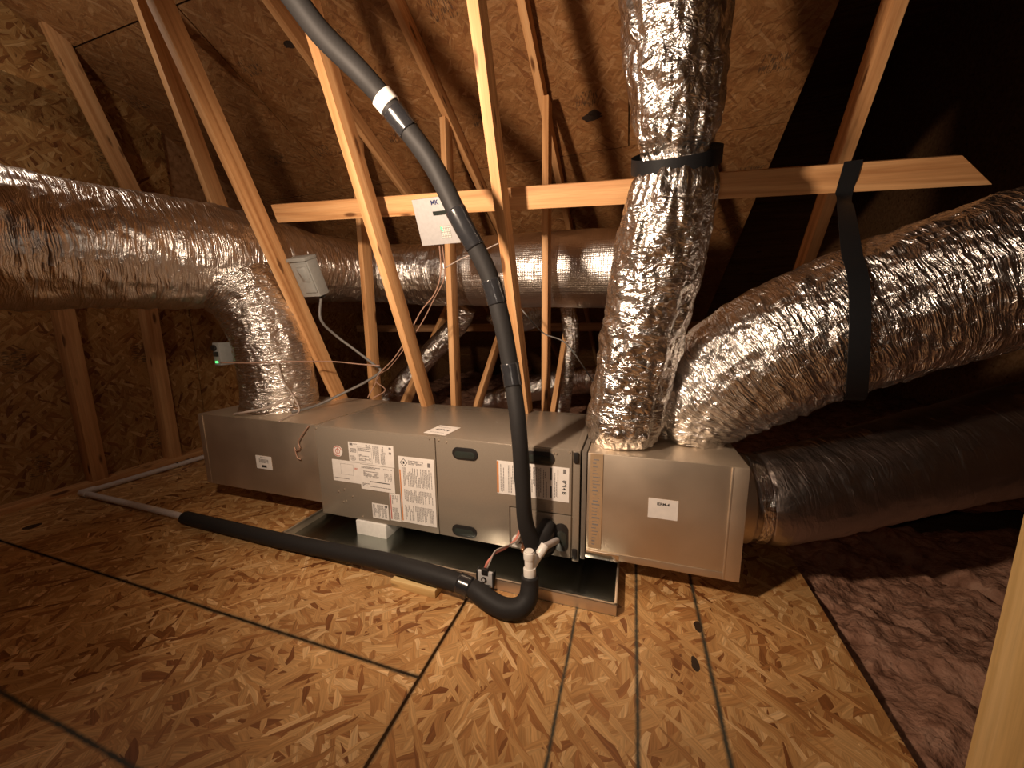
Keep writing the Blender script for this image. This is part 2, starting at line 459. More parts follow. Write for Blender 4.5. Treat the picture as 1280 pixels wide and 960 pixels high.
def tube(name, path, mat, parent=None, nU=24, nV=60, disp=None, caps=True, r=None, matrix=None, smooth=True):
    """path rows x,y,z,r (or x,y,z with r)"""
    P = [tuple(p) + ((r,) if len(p) == 3 else ()) for p in path]
    C, s = resample(catmull(P, max(nV, len(P) * 8)), nV)
    T, A, B = frames(C)
    th = np.linspace(0, 2 * np.pi, nU, endpoint=False)
    c, sn = np.cos(th), np.sin(th)
    R = np.repeat(C[:, 3][:, None], nU, 1)
    S = np.repeat(s[:, None], nU, 1); CX = np.repeat(c[None], nV, 0); SX = np.repeat(sn[None], nV, 0)
    if disp is not None: R = R + disp(CX, SX, S, R, s[-1])
    V = C[:, None, :3] + R[..., None] * (c[None, :, None] * A[:, None, :] + sn[None, :, None] * B[:, None, :])
    V = V.reshape(-1, 3)
    i = np.arange(nV - 1)[:, None]; j = np.arange(nU)[None]
    a = i * nU + j; b = i * nU + (j + 1) % nU
    F = np.stack([a, b, b + nU, a + nU], -1).reshape(-1, 4)
    r0 = C[:, 3].mean()
    cyl = np.stack([CX * r0, SX * r0, S], -1).reshape(-1, 3)
    nv = len(V)
    me = bpy.data.meshes.new(name)
    ncap = 2 if caps else 0
    me.vertices.add(nv); me.vertices.foreach_set('co', V.ravel())
    nl = len(F) * 4 + ncap * nU
    me.loops.add(nl); me.polygons.add(len(F) + ncap)
    li = F.ravel()
    ls = np.arange(len(F)) * 4
    if caps:
        li = np.r_[li, np.arange(nU)[::-1], (nV - 1) * nU + np.arange(nU)]
        ls = np.r_[ls, len(F) * 4, len(F) * 4 + nU]
    me.loops.foreach_set('vertex_index', li.astype(np.int32))
    me.polygons.foreach_set('loop_start', ls.astype(np.int32))
    me.update(calc_edges=True); me.validate()
    me.polygons.foreach_set('use_smooth', np.ones(len(me.polygons), bool))
    at = me.attributes.new('cyl', 'FLOAT_VECTOR', 'POINT'); at.data.foreach_set('vector', cyl.ravel())
    o = link(name, me, mat, parent, matrix)
    return o, C, (T, A, B)

def board(name, p0, p1, w, t, mat, parent=None, side=(0, 0, 1), cuts=None, bevel=0.0025):
    """timber from p0 to p1; w measured along `side`, t across. cuts=(slant0, slant1)"""
    p0 = Vector(p0); p1 = Vector(p1); L = (p1 - p0).length
    X = (p1 - p0).normalized(); Sd = Vector(side); Sd = (Sd - X * Sd.dot(X)).normalized(); Tn = X.cross(Sd)
    mx = Matrix((X, Sd, Tn)).transposed().to_4x4(); mx.translation = (p0 + p1) / 2
    c0, c1 = cuts or (0, 0)
    V = []
    for sx, cc in ((-1, c0), (1, c1)):
        for sy in (-1, 1):
            for sz in (-1, 1):
                V.append((sx * L / 2 + sy * cc, sy * w / 2, sz * t / 2))
    mb = MB(); mb.add(V, [(0, 1, 3, 2), (4, 6, 7, 5), (0, 4, 5, 1), (2, 3, 7, 6), (0, 2, 6, 4), (1, 5, 7, 3)])
    return mb.build(name, mat, parent, bevel=bevel, matrix=mx)

def panel_mesh(name, L, W, T):
    """sheet in its own XY plane with the grain attribute on every vertex"""
    me = mesh(name, [(x, y, z) for x in (-L / 2, L / 2) for y in (-W / 2, W / 2) for z in (-T / 2, T / 2)],
              [(0, 1, 3, 2), (4, 6, 7, 5), (0, 4, 5, 1), (2, 3, 7, 6), (0, 2, 6, 4), (1, 5, 7, 3)])
    at = me.attributes.new('grain', 'FLOAT_VECTOR', 'POINT')
    at.data.foreach_set('vector', np.array([(v.co.x, v.co.y, 0) for v in me.vertices]).ravel())
    return me

def panel(name, c, X, Y, L, W, T, mat, parent, cache={}):
    key = (round(L, 3), round(W, 3), round(T, 4), mat.name)
    if key not in cache: cache[key] = panel_mesh(name, L, W, T)
    X = Vector(X).normalized(); Y = Vector(Y).normalized(); Z = X.cross(Y)
    mx = Matrix((X, Y, Z)).transposed().to_4x4(); mx.translation = Vector(c)
    return link(name, cache[key], mat, parent, mx)

# ---------------------------------------------------------------- the setting
# floor: drywall below, joists, OSB sheets on top (top of sheets = z 0)
fm = MB().box(-1.82, 4.5, -4.6, 5.6, -0.16, -0.145).build('floor', M['lumber_dark']); tag(fm, kind='structure')
GAP = 0.006
for (x0, x1, y0, y1) in [(-1.82, 0.885, -0.556, 0.664), (-1.82, 0.885, 0.664, 0.86),
                         (-0.335, 0.885, -1.776, -0.556), (-1.82, -0.335, -1.776, -0.556),
                         (-1.82, 0.885, -2.996, -1.776)]:
    panel('floor_panel', ((x0 + x1) / 2, (y0 + y1) / 2, -0.006), (1, 0, 0), (0, 1, 0), x1 - x0 - GAP, y1 - y0 - GAP, 0.012, M['osb_floor'], fm)
# right-hand sheet laid the other way, its free edge runs slightly askew
for (y0, y1) in [(-1.95, 0.49), (-3.0, -1.95)]:
    L = y1 - y0 - GAP; W = 1.145
    me = panel_mesh('floor_panel', L, W, 0.012)
    if y0 > -1.96:
        for v in me.vertices:
            if v.co.y < 0: v.co.y -= (0.06 if v.co.x > 0 else -0.02)
    X = Vector((0, 1, 0)); Y = Vector((-1, 0, 0)); mx = Matrix((X, Y, X.cross(Y))).transposed().to_4x4()
    mx.translation = Vector((0.885 + W / 2 + GAP, (y0 + y1) / 2, -0.006))
    link('floor_panel', me, M['osb_floor'], fm, mx)
for jx in (-1.5, -1.1, -.7, -.3, .1, .49, .885, 1.275, 1.472, 1.672, 1.98):
    board('floor_joist', (jx, -3.2, -0.083), (jx, 4.9, -0.083), 0.12, 0.038, M['lumber_dark'], fm)

# roof sheathing: rear slope falls away from the camera, front slope behind the camera
KZ = 2.70
sl = Vector((0, 1, -0.5)).normalized(); nrm = Vector((0, 0.5, 1)).normalized()
ridge = Vector((0, -0.9, KZ + 0.45))
cl = MB(); a = ridge + nrm * 0.05; bq = ridge + sl * 7.1 + nrm * 0.05
cl.add([(-1.95, a.y, a.z), (2.20, a.y, a.z), (2.20, bq.y, bq.z), (-1.95, bq.y, bq.z), (-1.95, a.y, a.z + .02), (2.20, a.y, a.z + .02), (2.20, bq.y, bq.z + .02), (-1.95, bq.y, bq.z + .02)],
       [(0, 1, 2, 3), (7, 6, 5, 4), (0, 4, 5, 1), (1, 5, 6, 2), (2, 6, 7, 3), (3, 7, 4, 0)])
ceil = cl.build('ceiling', M['lumber_dark']); tag(ceil, kind='structure')
for row in range(6):
    xo = -1.95 if row % 2 == 0 else -1.95 - 1.1
    x = xo
    while x < 2.1:
        x0 = max(x, -1.95); x1 = min(x + 2.2, 2.19)
        if x1 - x0 > 0.1:
            c = ridge + sl * (0.04 + 1.2 * row + 0.6) + nrm * 0.0065
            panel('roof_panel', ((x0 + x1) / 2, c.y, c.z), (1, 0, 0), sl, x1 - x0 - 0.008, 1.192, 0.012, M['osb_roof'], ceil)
        x += 2.2
# sheathing cut short to darken the right side; higher deck added beyond it
c2_ = MB().box(2.3, 7.0, -4.6, 6.0, 4.4, 4.45).build('added_high_deck', M['lumber_dark'], ceil)
fr = Vector((0, -1, -0.5)).normalized(); nr2 = Vector((0, -0.5, 1)).normalized()
for row in range(3):
    c = ridge + fr * (0.04 + 1.22 * row + 0.61) + nr2 * 0.0065
    panel('roof_panel', (.19, c.y, c.z), (1, 0, 0), fr, 4.28, 1.21, 0.012, M['osb_roof'], ceil)

# left gable wall with studs
wl = MB().prism([(-4.6, -0.14), (5.0, -0.14), (5.0, .2), (-0.9, 3.2), (-4.6, 1.3)], 'x', -1.93, -1.86).build('wall_left', M['lumber_dark']); tag(wl, kind='structure')
for (y0, y1) in [(-3.0, -1.78), (-1.78, -0.56), (-0.56, 0.66), (0.66, 1.88), (1.88, 3.1)]:
    ym = (y0 + y1) / 2; h = min(2.44, (KZ - .5 * y1) if y1 > -.9 else 2.2) - 0.02
    panel('wall_panel', (-1.848, ym, h / 2), (0, 0, 1), (0, 1, 0), h, y1 - y0 - 0.006, 0.011, M['osb_wall'], wl)
for (y0, y1) in [(-1.78, -0.56), (-0.56, 0.66)]:
    h = 0.62; panel('wall_panel', (-1.848, (y0 + y1) / 2, 2.44 + h / 2 - .3), (0, 0, 1), (0, 1, 0), h, y1 - y0 - 0.006, 0.011, M['osb_wall'], wl)
for sy in (-2.4, -1.75, -1.15, -0.60, -0.03, 0.38, 1.0, 1.6):
    top = 1.75
    board('wall_stud', (-1.80, sy, 0.03), (-1.80, sy, top), 0.075, 0.080, M['lumber'], wl, side=(0, 1, 0))
board('bottom_plate', (-1.797, -3.0, 0.016), (-1.797, 3.0, 0.016), 0.034, 0.088, M['lumber'], wl)
# right gable wall, lost in the dark
wr = MB().prism([(-4.6, -0.14), (6.05, -0.14), (6.05, 4.4), (-4.6, 4.4)], 'x', 4.5, 4.56).build('wall_right', M['lumber_dark']); tag(wr, kind='structure')
wb = MB().box(-1.9, 4.5, -4.6, -4.55, -.14, 1.4).build('wall_back', M['lumber_dark']); tag(wb, kind='structure')
wf = MB().box(-1.9, 4.5, 6.0, 6.05, -.14, 4.4).build('wall_front', M['lumber_dark']); tag(wf, kind='structure')

# ---------------------------------------------------------------- loose insulation right of and behind the floor
def insulation(name, x0, x1, y0, y1, n, m, base, fn, label, group=None):
    X, Y = np.meshgrid(np.linspace(x0, x1, n), np.linspace(y0, y1, m), indexing='ij')
    Z = base + fn(X, Y)
    for fq, am in ((5, .035), (14, .020), (38, .010), (90, .005)):
        Z = Z + am * (vnoise(X * fq, Y * fq, X * 0 + 3, int(fq)) - 0.5) * 2
    V = np.stack([X, Y, Z], -1).reshape(-1, 3)
    F = [(i * m + j, (i + 1) * m + j, (i + 1) * m + j + 1, i * m + j + 1) for i in range(n - 1) for j in range(m - 1)]
    me = mesh(name, V, F, True)
    o = link(name, me, M['insul']); tag(o, label, 'insulation', group, 'stuff')
    return o
def groove(X, Y):
    # straight narrow furrow sunk into the insulation surface
    ax, ay, bx, by = 2.42, 0.98, 3.02, 0.10
    d = np.abs((X - ax) * (by - ay) - (Y - ay) * (bx - ax)) / math.hypot(bx - ax, by - ay)
    return -0.11 * np.exp(-(d / 0.035) ** 2) + 0.05 * (X > 2.6) * np.clip((X - 2.6), 0, 1)
insulation('loose_insulation', 2.0, 4.48, -3.0, 0.95, 260, 360, -0.062, groove, 'pinkish brown loose insulation bed at the right beside the floor sheets')
insulation('loose_insulation', -1.7, 4.48, 0.95, 5.0, 220, 160, 0.0, lambda X, Y: 0.0 * X + np.clip(0.06 - np.maximum(0, 0.0), 0, 1), 'dark loose insulation spread behind the air handler under the low roof')

# ---------------------------------------------------------------- trusses
WY = lambda z: 0.155 + 0.4134 * (1.45 - z)      # leaning webs
def truss(x, label, wx=None, web=True, wp=None, vx=None, vy=0.85, strut=None, mat='lumber', leanlow=0.0, rear='lumber', chord=True, low=True, cx=None):
    t = thing('roof_truss', (x, 0.85, 0), label, 'truss', None)
    cx = x if cx is None else cx
    if chord: board('top_chord', (cx, -0.85, KZ + .425 - .055), (cx, 4.9, KZ - 2.45 - .055), 0.089, 0.038, M[rear], t)
    if web:
        p0, p1 = wp if wp else ((wx[0], WY(leanlow), leanlow), (wx[1], WY(2.75), 2.75))
        board('web', p0, p1, 0.089, 0.038, M[mat], t, side=(0, 1, 0.41))
    if vx is not None:
        board('vertical_post', (vx, vy, 0.0), (vx, vy, KZ - .5 * vy - .1), 0.089, 0.036, M[rear], t, side=(0, 1, 0))
    if strut:
        sy0, sz0, sy1, sz1 = strut
        board('strut', (x + .01, sy0, sz0), (x + .01, sy1, sz1), 0.089, 0.036, M[rear], t, side=(0, 1, -1))
    if low: board('bottom_chord', (x + 0.03, -3.2, -0.083), (x + 0.03, 4.9, -0.083), 0.089, 0.034, M['lumber_dark'], t)
    return t
truss(-0.335, 'roof truss whose leaning web carries the grey switch box', cx=-0.272, wx=(-0.345, -0.375), vx=-0.325, strut=(.95, .1, 2.3, 1.42))
truss(0.30, 'roof truss whose leaning web stands between the switch box and the white control box', cx=0.328, wx=(0.292, 0.292), vx=0.318, strut=(.95, .1, 2.3, 1.42))
truss(0.90, 'roof truss whose leaning web stands right of the black refrigerant hose', wx=(0.893, 0.918), vx=0.930, strut=(.95, .1, 2.2, 1.5))
truss(1.50, 'roof truss hidden mostly behind the upright foil duct', web=False, vx=1.56, strut=(.95, .1, 2.2, 1.5), rear='lumber')
truss(2.12, 'roof truss in the shade at right whose leaning web crosses the lumber brace', wp=((2.12, 0.95, .77), (2.12, -0.16, 2.55)), low=False, chord=False)
truss(-0.93, 'roof truss left of the switch box truss, foot of its web behind the big duct', wp=((-0.95, 0.57, 0.9), (-0.95, 0.12, 2.60)), chord=False)
truss(-1.68, 'leftmost roof truss against the left wall', wp=((-1.74, 0.56, 1.25), (-1.74, 0.13, 2.66)), chord=False)
tp = MB().box(-1.8, 4.5, 2.42, 2.46, 0.90, 0.98).build('horizontal_purlin', M['lumber_dark'])
tag(tp, 'long thin horizontal board crossing the dark low end of the attic', 'lumber')

# tilted frame shared by the leaning webs
wv = Vector((0, .382, -.924)); nv_ = Vector((0, -.924, -.382)); O = Vector((0, .196, 1.467))
def tilt(x, a, b): return Vector((x, 0, 0)) + O + wv * a + nv_ * b
TM = Matrix((Vector((1, 0, 0)), wv, nv_)).transposed().to_4x4()
def TMat(x, a, b):
    m = TM.copy(); m.translation = tilt(x, a, b); return m
br = board('lumber_brace', tilt(-.40, -.072, -.109), tilt(2.42, .068, -.109), 0.087, 0.036, M['lumber'], side=-wv, cuts=(0, -0.055))
tag(br, 'long horizontal lumber brace nailed across the leaning webs', 'lumber')

post = board('wood_post', (1.999, -0.652, 0.0), (1.999, -0.652, 2.95), 0.089, 0.038, M['lumber_pale'], side=(0, 1, 0))
tag(post, 'pale upright wood post at the lower right corner beside the insulation', 'post')

blk = board('wood_block', (0.585, -0.227, 0.0155), (0.778, -0.232, 0.0155), 0.085, 0.031, M['lumber_pale'], side=(0, 1, 0))
tag(blk, 'short pale wood block under the black drain pipe in front of the pan', 'wood block')

# ---------------------------------------------------------------- air handler cabinet
ah = thing('air_handler', (0.615, 0.28, 0.072), 'long taupe metal air handler cabinet lying in the drain pan', 'air handler')
D = 0.57; ZB, ZT = 0.072, 0.517
MB().box(0, 1.231, 0.004, D, ZB, ZT).build('body', M['cabinet'], ah, bevel=0.003)
MB().box(0.002, 0.645, -0.004, 0.004, ZB + .002, ZT - .003).build('front_panel', M['cabinet'], ah, bevel=0.002)
p2 = MB()
p2.prism([(0.651, ZB + .002), (0.974, ZB + .002), (0.974, 0.256), (1.224, 0.256), (1.224, ZT - .003), (0.651, ZT - .003)], 'y', -0.004, 0.004)
p2.build('front_panel', M['cabinet'], ah, bevel=0.0015)
MB().box(0.979, 1.224, -0.0045, 0.004, ZB + .002, 0.251).build('access_door', M['cabinet'], ah, bevel=0.0015)
MB().box(1.231, 1.256, -0.012, D, ZB - .002, ZT + .003).build('end_flange', M['cabinet'], ah, bevel=0.002)
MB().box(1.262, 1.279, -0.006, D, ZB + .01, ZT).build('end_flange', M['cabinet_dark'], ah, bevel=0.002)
for z in (0.475, 0.085):
    MB().box(1.232, 1.250, -0.022, -0.012, z, z + .04).build('flange_clip', M['black_plastic'], ah, bevel=0.003)
def oval(cx, cz, w, h, d=0.007):
    pts = []; r = min(w, h) / 2
    for i in range(32):
        a = 2 * math.pi * i / 32
        ox = (w / 2 - r) * (1 if math.cos(a) > 0 else -1); oz = (h / 2 - r) * (1 if math.sin(a) > 0 else -1)
        pts.append((cx + ox + r * math.cos(a), cz + oz + r * math.sin(a)))
    return pts
for (cx, cz, w, h) in [(0.785, 0.459, 0.115, 0.052), (0.770, 0.111, 0.115, 0.052), (1.100, 0.476, 0.118, 0.052), (1.187, 0.158, 0.055, 0.118)]:
    ho = MB().prism(oval(cx, cz, w, h), 'y', -0.0085, -0.0035).build('pull_handle', M['black_plastic'], ah, bevel=0.0015)
    MB().prism(oval(cx, cz - .004, w * .8, h * .55), 'y', -0.0105, -0.0085).build('grip_recess', M['display'], ho, bevel=0.0008)
for (sx, sz) in [(.01, .505), (.62, .508), (.665, .505), (1.215, .508), (1.155, .498), (1.165, .498), (.145, .215), (.19, .185), (.11, .20), (.15, .155), (.135, .15), (.24, .09), (1.15, .265), (.70, .50)]:
    MB().cyl((sx, -0.0035, sz), (sx, -0.007, sz), 0.0035, 10).build('screw', M['galv'], ah)

def text_mesh(body, size, mat, parent, matrix, bold=False):
    cu_ = bpy.data.curves.new('print', 'FONT'); cu_.body = body; cu_.size = size; cu_.align_x = 'CENTER'; cu_.align_y = 'CENTER'
    cu_.extrude = 0.0001; cu_.offset = 0.0006 * (size / .02) if bold else 0.0
    tmp = bpy.data.objects.new('tmp', cu_); COL.objects.link(tmp)
    dg = bpy.context.evaluated_depsgraph_get(); me = bpy.data.meshes.new_from_object(tmp.evaluated_get(dg))
    bpy.data.objects.remove(tmp); bpy.data.curves.remove(cu_)
    me.materials.clear()
    return link('print', me, mat, parent, matrix)

def flat_matrix(c, X, Y):
    X = Vector(X).normalized(); Y = Vector(Y).normalized()
    m = Matrix((X, Y, X.cross(Y))).transposed().to_4x4(); m.translation = Vector(c); return m

def sticker(parent, c, X, Y, w, h, blocks, name='label', mat='label', label=None, th=0.0012):
    """paper label; blocks = list of (x0,y0,x1,y1,kind) in 0..1 label coordinates (y up)"""
    mx = flat_matrix(c, X, Y)
    o = MB().box(-w / 2, w / 2, -h / 2, h / 2, 0, th).build(name, M[mat], parent, matrix=mx)
    if label: o['label'] = label
    groups = {}
    for (x0, y0, x1, y1, kind, ink) in blocks:
        mb = groups.setdefault(ink, MB())
        bx0, bx1, by0, by1 = (x0 - .5) * w, (x1 - .5) * w, (y0 - .5) * h, (y1 - .5) * h
        if kind == 'fill':
            mb.box(bx0, bx1, by0, by1, th, th + .0003)
        elif kind == 'lines':      # rows of small print
            y = by1; lh = 0.0052
            while y - lh > by0:
                x = bx0
                while x < bx1 - .003:
                    ww = random.uniform(.004, .013); x2 = min(x + ww, bx1)
                    if random.random() < .93: mb.box(x, x2, y - lh * .62, y, th, th + .0003)
                    x = x2 + .0016
                    if random.random() < .03: break
                y -= lh
        elif kind == 'cols':       # rotated print: ragged vertical columns
            x = bx0; lw = 0.0058
            while x + lw < bx1:
                y = by0 + (by1 - by0) * random.uniform(.55, 1) if random.random() < .3 else by1; end = by0 + (by1 - by0) * (random.uniform(0, .7) if random.random() < .5 else 0)
                while y > end + .003:
                    hh = random.uniform(.004, .013); y2 = max(y - hh, end)
                    mb.box(x, x + lw * .5, y2, y, th, th + .0003)
                    y = y2 - .0016
                x += lw
        elif kind == 'frame':
            e = 0.0009
            mb.box(bx0, bx1, by0, by0 + e, th, th + .0003); mb.box(bx0, bx1, by1 - e, by1, th, th + .0003)
            mb.box(bx0, bx0 + e, by0, by1, th, th + .0003); mb.box(bx1 - e, bx1, by0, by1, th, th + .0003)
    for ink, mb in groups.items(): tag(mb.build('print', M[ink], o, matrix=mx), kind='stuff')
    return o, mx
FX, FY = (1, 0, 0), (0, 0, 1)
def fl_lab(x0, z0, x1, z1, blocks, y=-0.004, **k):
    return sticker(ah, ((x0 + x1) / 2, y, (z0 + z1) / 2), FX, FY, x1 - x0, z1 - z0, blocks, **k)
fl_lab(.192, .357, .437, .457, [(.03, .84, .10, .95, 'fill', 'ink'), (.12, .84, .2, .93, 'lines', 'ink'), (.03, .45, .18, .7, 'lines', 'ink'), (.04, .1, .16, .35, 'cols', 'ink'), (.23, .55, .5, .75, 'lines', 'ink'), (.23, .1, .5, .45, 'lines', 'ink'), (.4, .78, .5, .95, 'cols', 'ink'), (.55, .1, .7, .92, 'cols', 'ink'), (.72, .08, .86, .92, 'cols', 'ink'), (.9, .6, .95, .7, 'fill', 'ink'), (.9, .84, .95, .92, 'fill', 'ink'), (.2, .05, .52, .8, 'frame', 'ink')], label='white wiring diagram sheet')
fl_lab(.089, .256, .250, .362, [(.3, .35, .75, .85, 'frame', 'ink'), (.05, .08, .6, .17, 'lines', 'ink'), (.8, .6, .9, .72, 'lines', 'ink_red')], label='pale blank looking notice')
fl_lab(.249, .235, .433, .355, [(.05, .84, .6, .93, 'lines', 'ink'), (.7, .84, .95, .92, 'lines', 'ink'), (.1, .45, .55, .75, 'lines', 'ink'), (.72, .4, .95, .75, 'cols', 'ink'), (.28, .33, .85, .36, 'fill', 'ink_dark'), (.05, .1, .9, .25, 'lines', 'ink')], y=-0.0052, label='white rating plate with rows of print')
w_, mxw = fl_lab(.460, .104, .637, .416, [(.01, .02, .045, .8, 'fill', 'ink_orange'), (.28, .88, .7, .95, 'lines', 'ink'), (.82, .88, .9, .94, 'fill', 'ink'), (.12, .56, .95, .84, 'cols', 'ink'), (.12, .32, .95, .51, 'cols', 'ink'), (.12, .04, .95, .27, 'cols', 'ink')], label='tall warning label with an orange edge and diamond symbol')
dm = MB(); q = .018; cxm, cym = -.062, .128
dm.prism([(cxm - q, cym), (cxm, cym - q), (cxm + q, cym), (cxm, cym + q), (cxm - q + .003, cym), (cxm, cym + q - .003), (cxm + q - .003, cym), (cxm, cym - q + .003)], 'z', .0012, .0016)
dm = MB()
for s0, s1 in (((cxm - q, cym), (cxm, cym + q)), ((cxm, cym + q), (cxm + q, cym)), ((cxm + q, cym), (cxm, cym - q)), ((cxm, cym - q), (cxm - q, cym))):
    dx, dy = s1[0] - s0[0], s1[1] - s0[1]; l_ = math.hypot(dx, dy); px_, py_ = -dy / l_ * .0012, dx / l_ * .0012
    dm.prism([(s0[0] + px_, s0[1] + py_), (s0[0] - px_, s0[1] - py_), (s1[0] - px_, s1[1] - py_), (s1[0] + px_, s1[1] + py_)], 'z', .0012, .0016)
dm.box(cxm - .004, cxm + .004, cym - .006, cym + .006, .0012, .0016)
dm.build('diamond_symbol', M['ink_dark'], w_, matrix=mxw)
fl_lab(.300, .097, .389, .171, [(.06, .1, .95, .92, 'cols', 'ink'), (.82, .8, .93, .93, 'fill', 'ink_dark')], label='small label packed with grey print')
fl_lab(.399, .100, .455, .232, [(.06, .05, .16, .95, 'fill', 'ink_red'), (.25, .05, .95, .5, 'cols', 'ink'), (.25, .62, .95, .95, 'cols', 'ink')], label='narrow label with a red stripe')
fl_lab(.924, .307, 1.050, .446, [(.0, .02, .06, .98, 'fill', 'ink_orange'), (.12, .06, .3, .9, 'cols', 'ink'), (.38, .06, .62, .9, 'cols', 'ink'), (.66, .04, .70, .96, 'fill', 'ink_blue'), (.76, .1, .95, .9, 'cols', 'ink')], label='half of the long rotated label left of the hose')
r_, mxr = fl_lab(1.050, .307, 1.215, .446, [(.04, .06, .5, .92, 'cols', 'ink'), (.56, .08, .60, .42, 'fill', 'ink_dark'), (.56, .6, .60, .96, 'fill', 'ink_dark'), (.66, .1, .8, .9, 'cols', 'ink'), (.86, .82, .93, .95, 'fill', 'ink')], label='half of the long rotated label right of the hose')
text_mesh('0914 B', .020, M['ink_dark'], r_, mxr @ Matrix.Translation((.064, -.010, .0014)) @ Matrix.Rotation(-math.pi / 2, 4, 'Z'), True)
# round medallion sticker, generic swirl rings
rd = MB().prism([(0.128 + .027 * math.cos(i * math.pi / 20), 0.404 + .027 * math.sin(i * math.pi / 20)) for i in range(40)], 'y', -0.0052, -0.004).build('round_badge', M['label'], ah); rd['label'] = 'round pink and white maker badge'
rg = MB()
for (r0, r1, a0, a1) in [(.021, .025, 0.3, 5.2), (.010, .0135, -1.2, 1.6), (.010, .0135, 1.9, 4.4)]:
    n = 24
    for i in range(n):
        t0 = a0 + (a1 - a0) * i / n; t1 = a0 + (a1 - a0) * (i + 1) / n
        rg.prism([(0.128 + r0 * math.cos(t0), .404 + r0 * math.sin(t0)), (0.128 + r1 * math.cos(t0), .404 + r1 * math.sin(t0)), (0.128 + r1 * math.cos(t1), .404 + r1 * math.sin(t1)), (0.128 + r0 * math.cos(t1), .404 + r0 * math.sin(t1))], 'y', -0.0056, -0.0052)
rg.box(.126, .130, -.0056, -.0052, .386, .422)
rg.build('print', M['ink_red'], rd)
# label on the top
tl, mxt = sticker(ah, (0.628, 0.098, ZT), (0.99, -0.10, 0), (0.10, 0.99, 0), 0.112, 0.125, [(.1, .72, .85, .8, 'lines', 'ink'), (.15, .12, .8, .2, 'lines', 'ink')], label='white paper label lying on the cabinet top')
text_mesh('42914', .028, M['ink_dark'], tl, mxt @ Matrix.Translation((0, 0, .0013)), True)

# ---------------------------------------------------------------- plenums
def seam_box(name, x0, x1, z0, z1, label, parent_loc):
    t = thing(name, parent_loc, label, 'plenum')
    MB().box(x0, x1, 0.0, D, z0, z1).build('sheet_metal_box', M['galv'], t, bevel=0.0025)
    return t
sp = seam_box('supply_plenum', 1.282, 1.803, .097, .513, 'tan reflecting galvanized supply plenum box at the right end of the air handler', (1.54, .28, .097))
MB().box(1.752, 1.757, -0.0035, 0, .10, .510).box(1.757, 1.803, -0.0018, 0, .10, .510).build('standing_seam', M['galv'], sp, bevel=0.0008)
MB().box(1.290, 1.752, -0.002, 0, .100, .126).build('bottom_hem', M['galv'], sp, bevel=0.0008)
tpz = MB().box(1.292, 1.338, -0.0032, 0, .135, .512).build('printed_tape', M['kraft_tape'], sp); tpz['label'] = 'printed foil tape strip along the joint'
tq = MB()
for i in range(26):
    z = .15 + i * .0135; tq.box(1.300 + random.random() * .004, 1.300 + random.uniform(.012, .03), -.0035, -.0032, z, z + random.uniform(.002, .006))
tq.build('print', M['ink'], tpz)
MB().box(1.281, 1.405, -0.004, 0, .093, .122).build('foil_tape_patch', M['foil_tape'], sp, bevel=0.001)
sl_, mxs = sticker(sp, (1.548, 0, .330), (1, 0, -.0), (0.0, 0, 1), 0.098, 0.074, [(.14, .50, .86, .57, 'lines', 'ink'), (.16, .36, .8, .42, 'lines', 'ink'), (.24, .22, .72, .29, 'lines', 'ink'), (.28, .08, .7, .14, 'lines', 'ink')], label='small white maker label on the plenum')
text_mesh('IERM-4', .014, M['ink_dark'], sl_, mxs @ Matrix.Translation((0, .018, .0014)), True)
rp = seam_box('return_plenum', -.809, -.002, .125, .521, 'brown reflecting galvanized return plenum box at the left end of the air handler', (-.4, .28, .125))
MB().box(-.809, -.775, -0.0018, 0, .13, .518).build('standing_seam', M['galv'], rp, bevel=0.0008)
sticker(rp, (-.361, 0, .292), FX, FY, 0.107, 0.070, [(.3, .82, .7, .9, 'lines', 'ink'), (.2, .45, .8, .75, 'lines', 'ink'), (.35, .12, .65, .3, 'fill', 'ink_dark')], label='small white maker label on the plenum')
# supports under the plenums (rest on the floor, mostly hidden)
for (x, z, lb) in [(1.62, .097, 'supply'), (-.55, .125, 'return')]:
    s_ = board('support_block', (x - .1, .40, z / 2), (x + .1, .40, z / 2), z, 0.20, M['lumber_dark'])
    tag(s_, 'wood support block hidden under the ' + lb + ' plenum', 'support')

# drain pan
pn = thing('drain_pan', (.66, .25, 0), 'shallow galvanized drain pan on the floor under the air handler', 'drain pan')
px0, px1, py0, py1, ph = -.085, 1.408, -.165, .66, .045
MB().box(px0, px1, py0, py1, 0.0, 0.003).build('pan_floor', M['pan'], pn)
MB().box(px0, px1, py0, py0 + .0025, 0.003, ph).box(px0, px1, py0, py0 + .009, ph - .003, ph).build('front_rim', M['galv'], pn, bevel=0.0008)
MB().box(px0, px1, py1 - .0025, py1, 0.003, ph).build('back_rim', M['galv'], pn)
MB().box(px0, px0 + .0025, py0, py1, 0.003, ph).box(px0, px0 + .009, py0, py1, ph - .003, ph).build('side_rim', M['galv'], pn, bevel=0.0008)
MB().box(px1 - .0025, px1, py0, py1, 0.003, ph).box(px1 - .009, px1, py0, py1, ph - .003, ph).build('side_rim', M['galv'], pn, bevel=0.0008)
def foamblk(x, y, w, d_, lab, g=None):
    b = MB().box(x, x + w, y, y + d_, .003, .0715).build('foam_block', M['foam'], bevel=0.002); tag(b, lab, 'foam block', g)
foamblk(.205, -.012, .168, .13, 'white foam block in the pan propping up the cabinet front')
foamblk(.205, .42, .168, .12, 'white foam block under the cabinet rear, hidden')
foamblk(1.02, .30, .168, .2, 'white foam block under the right half of the cabinet, hidden')

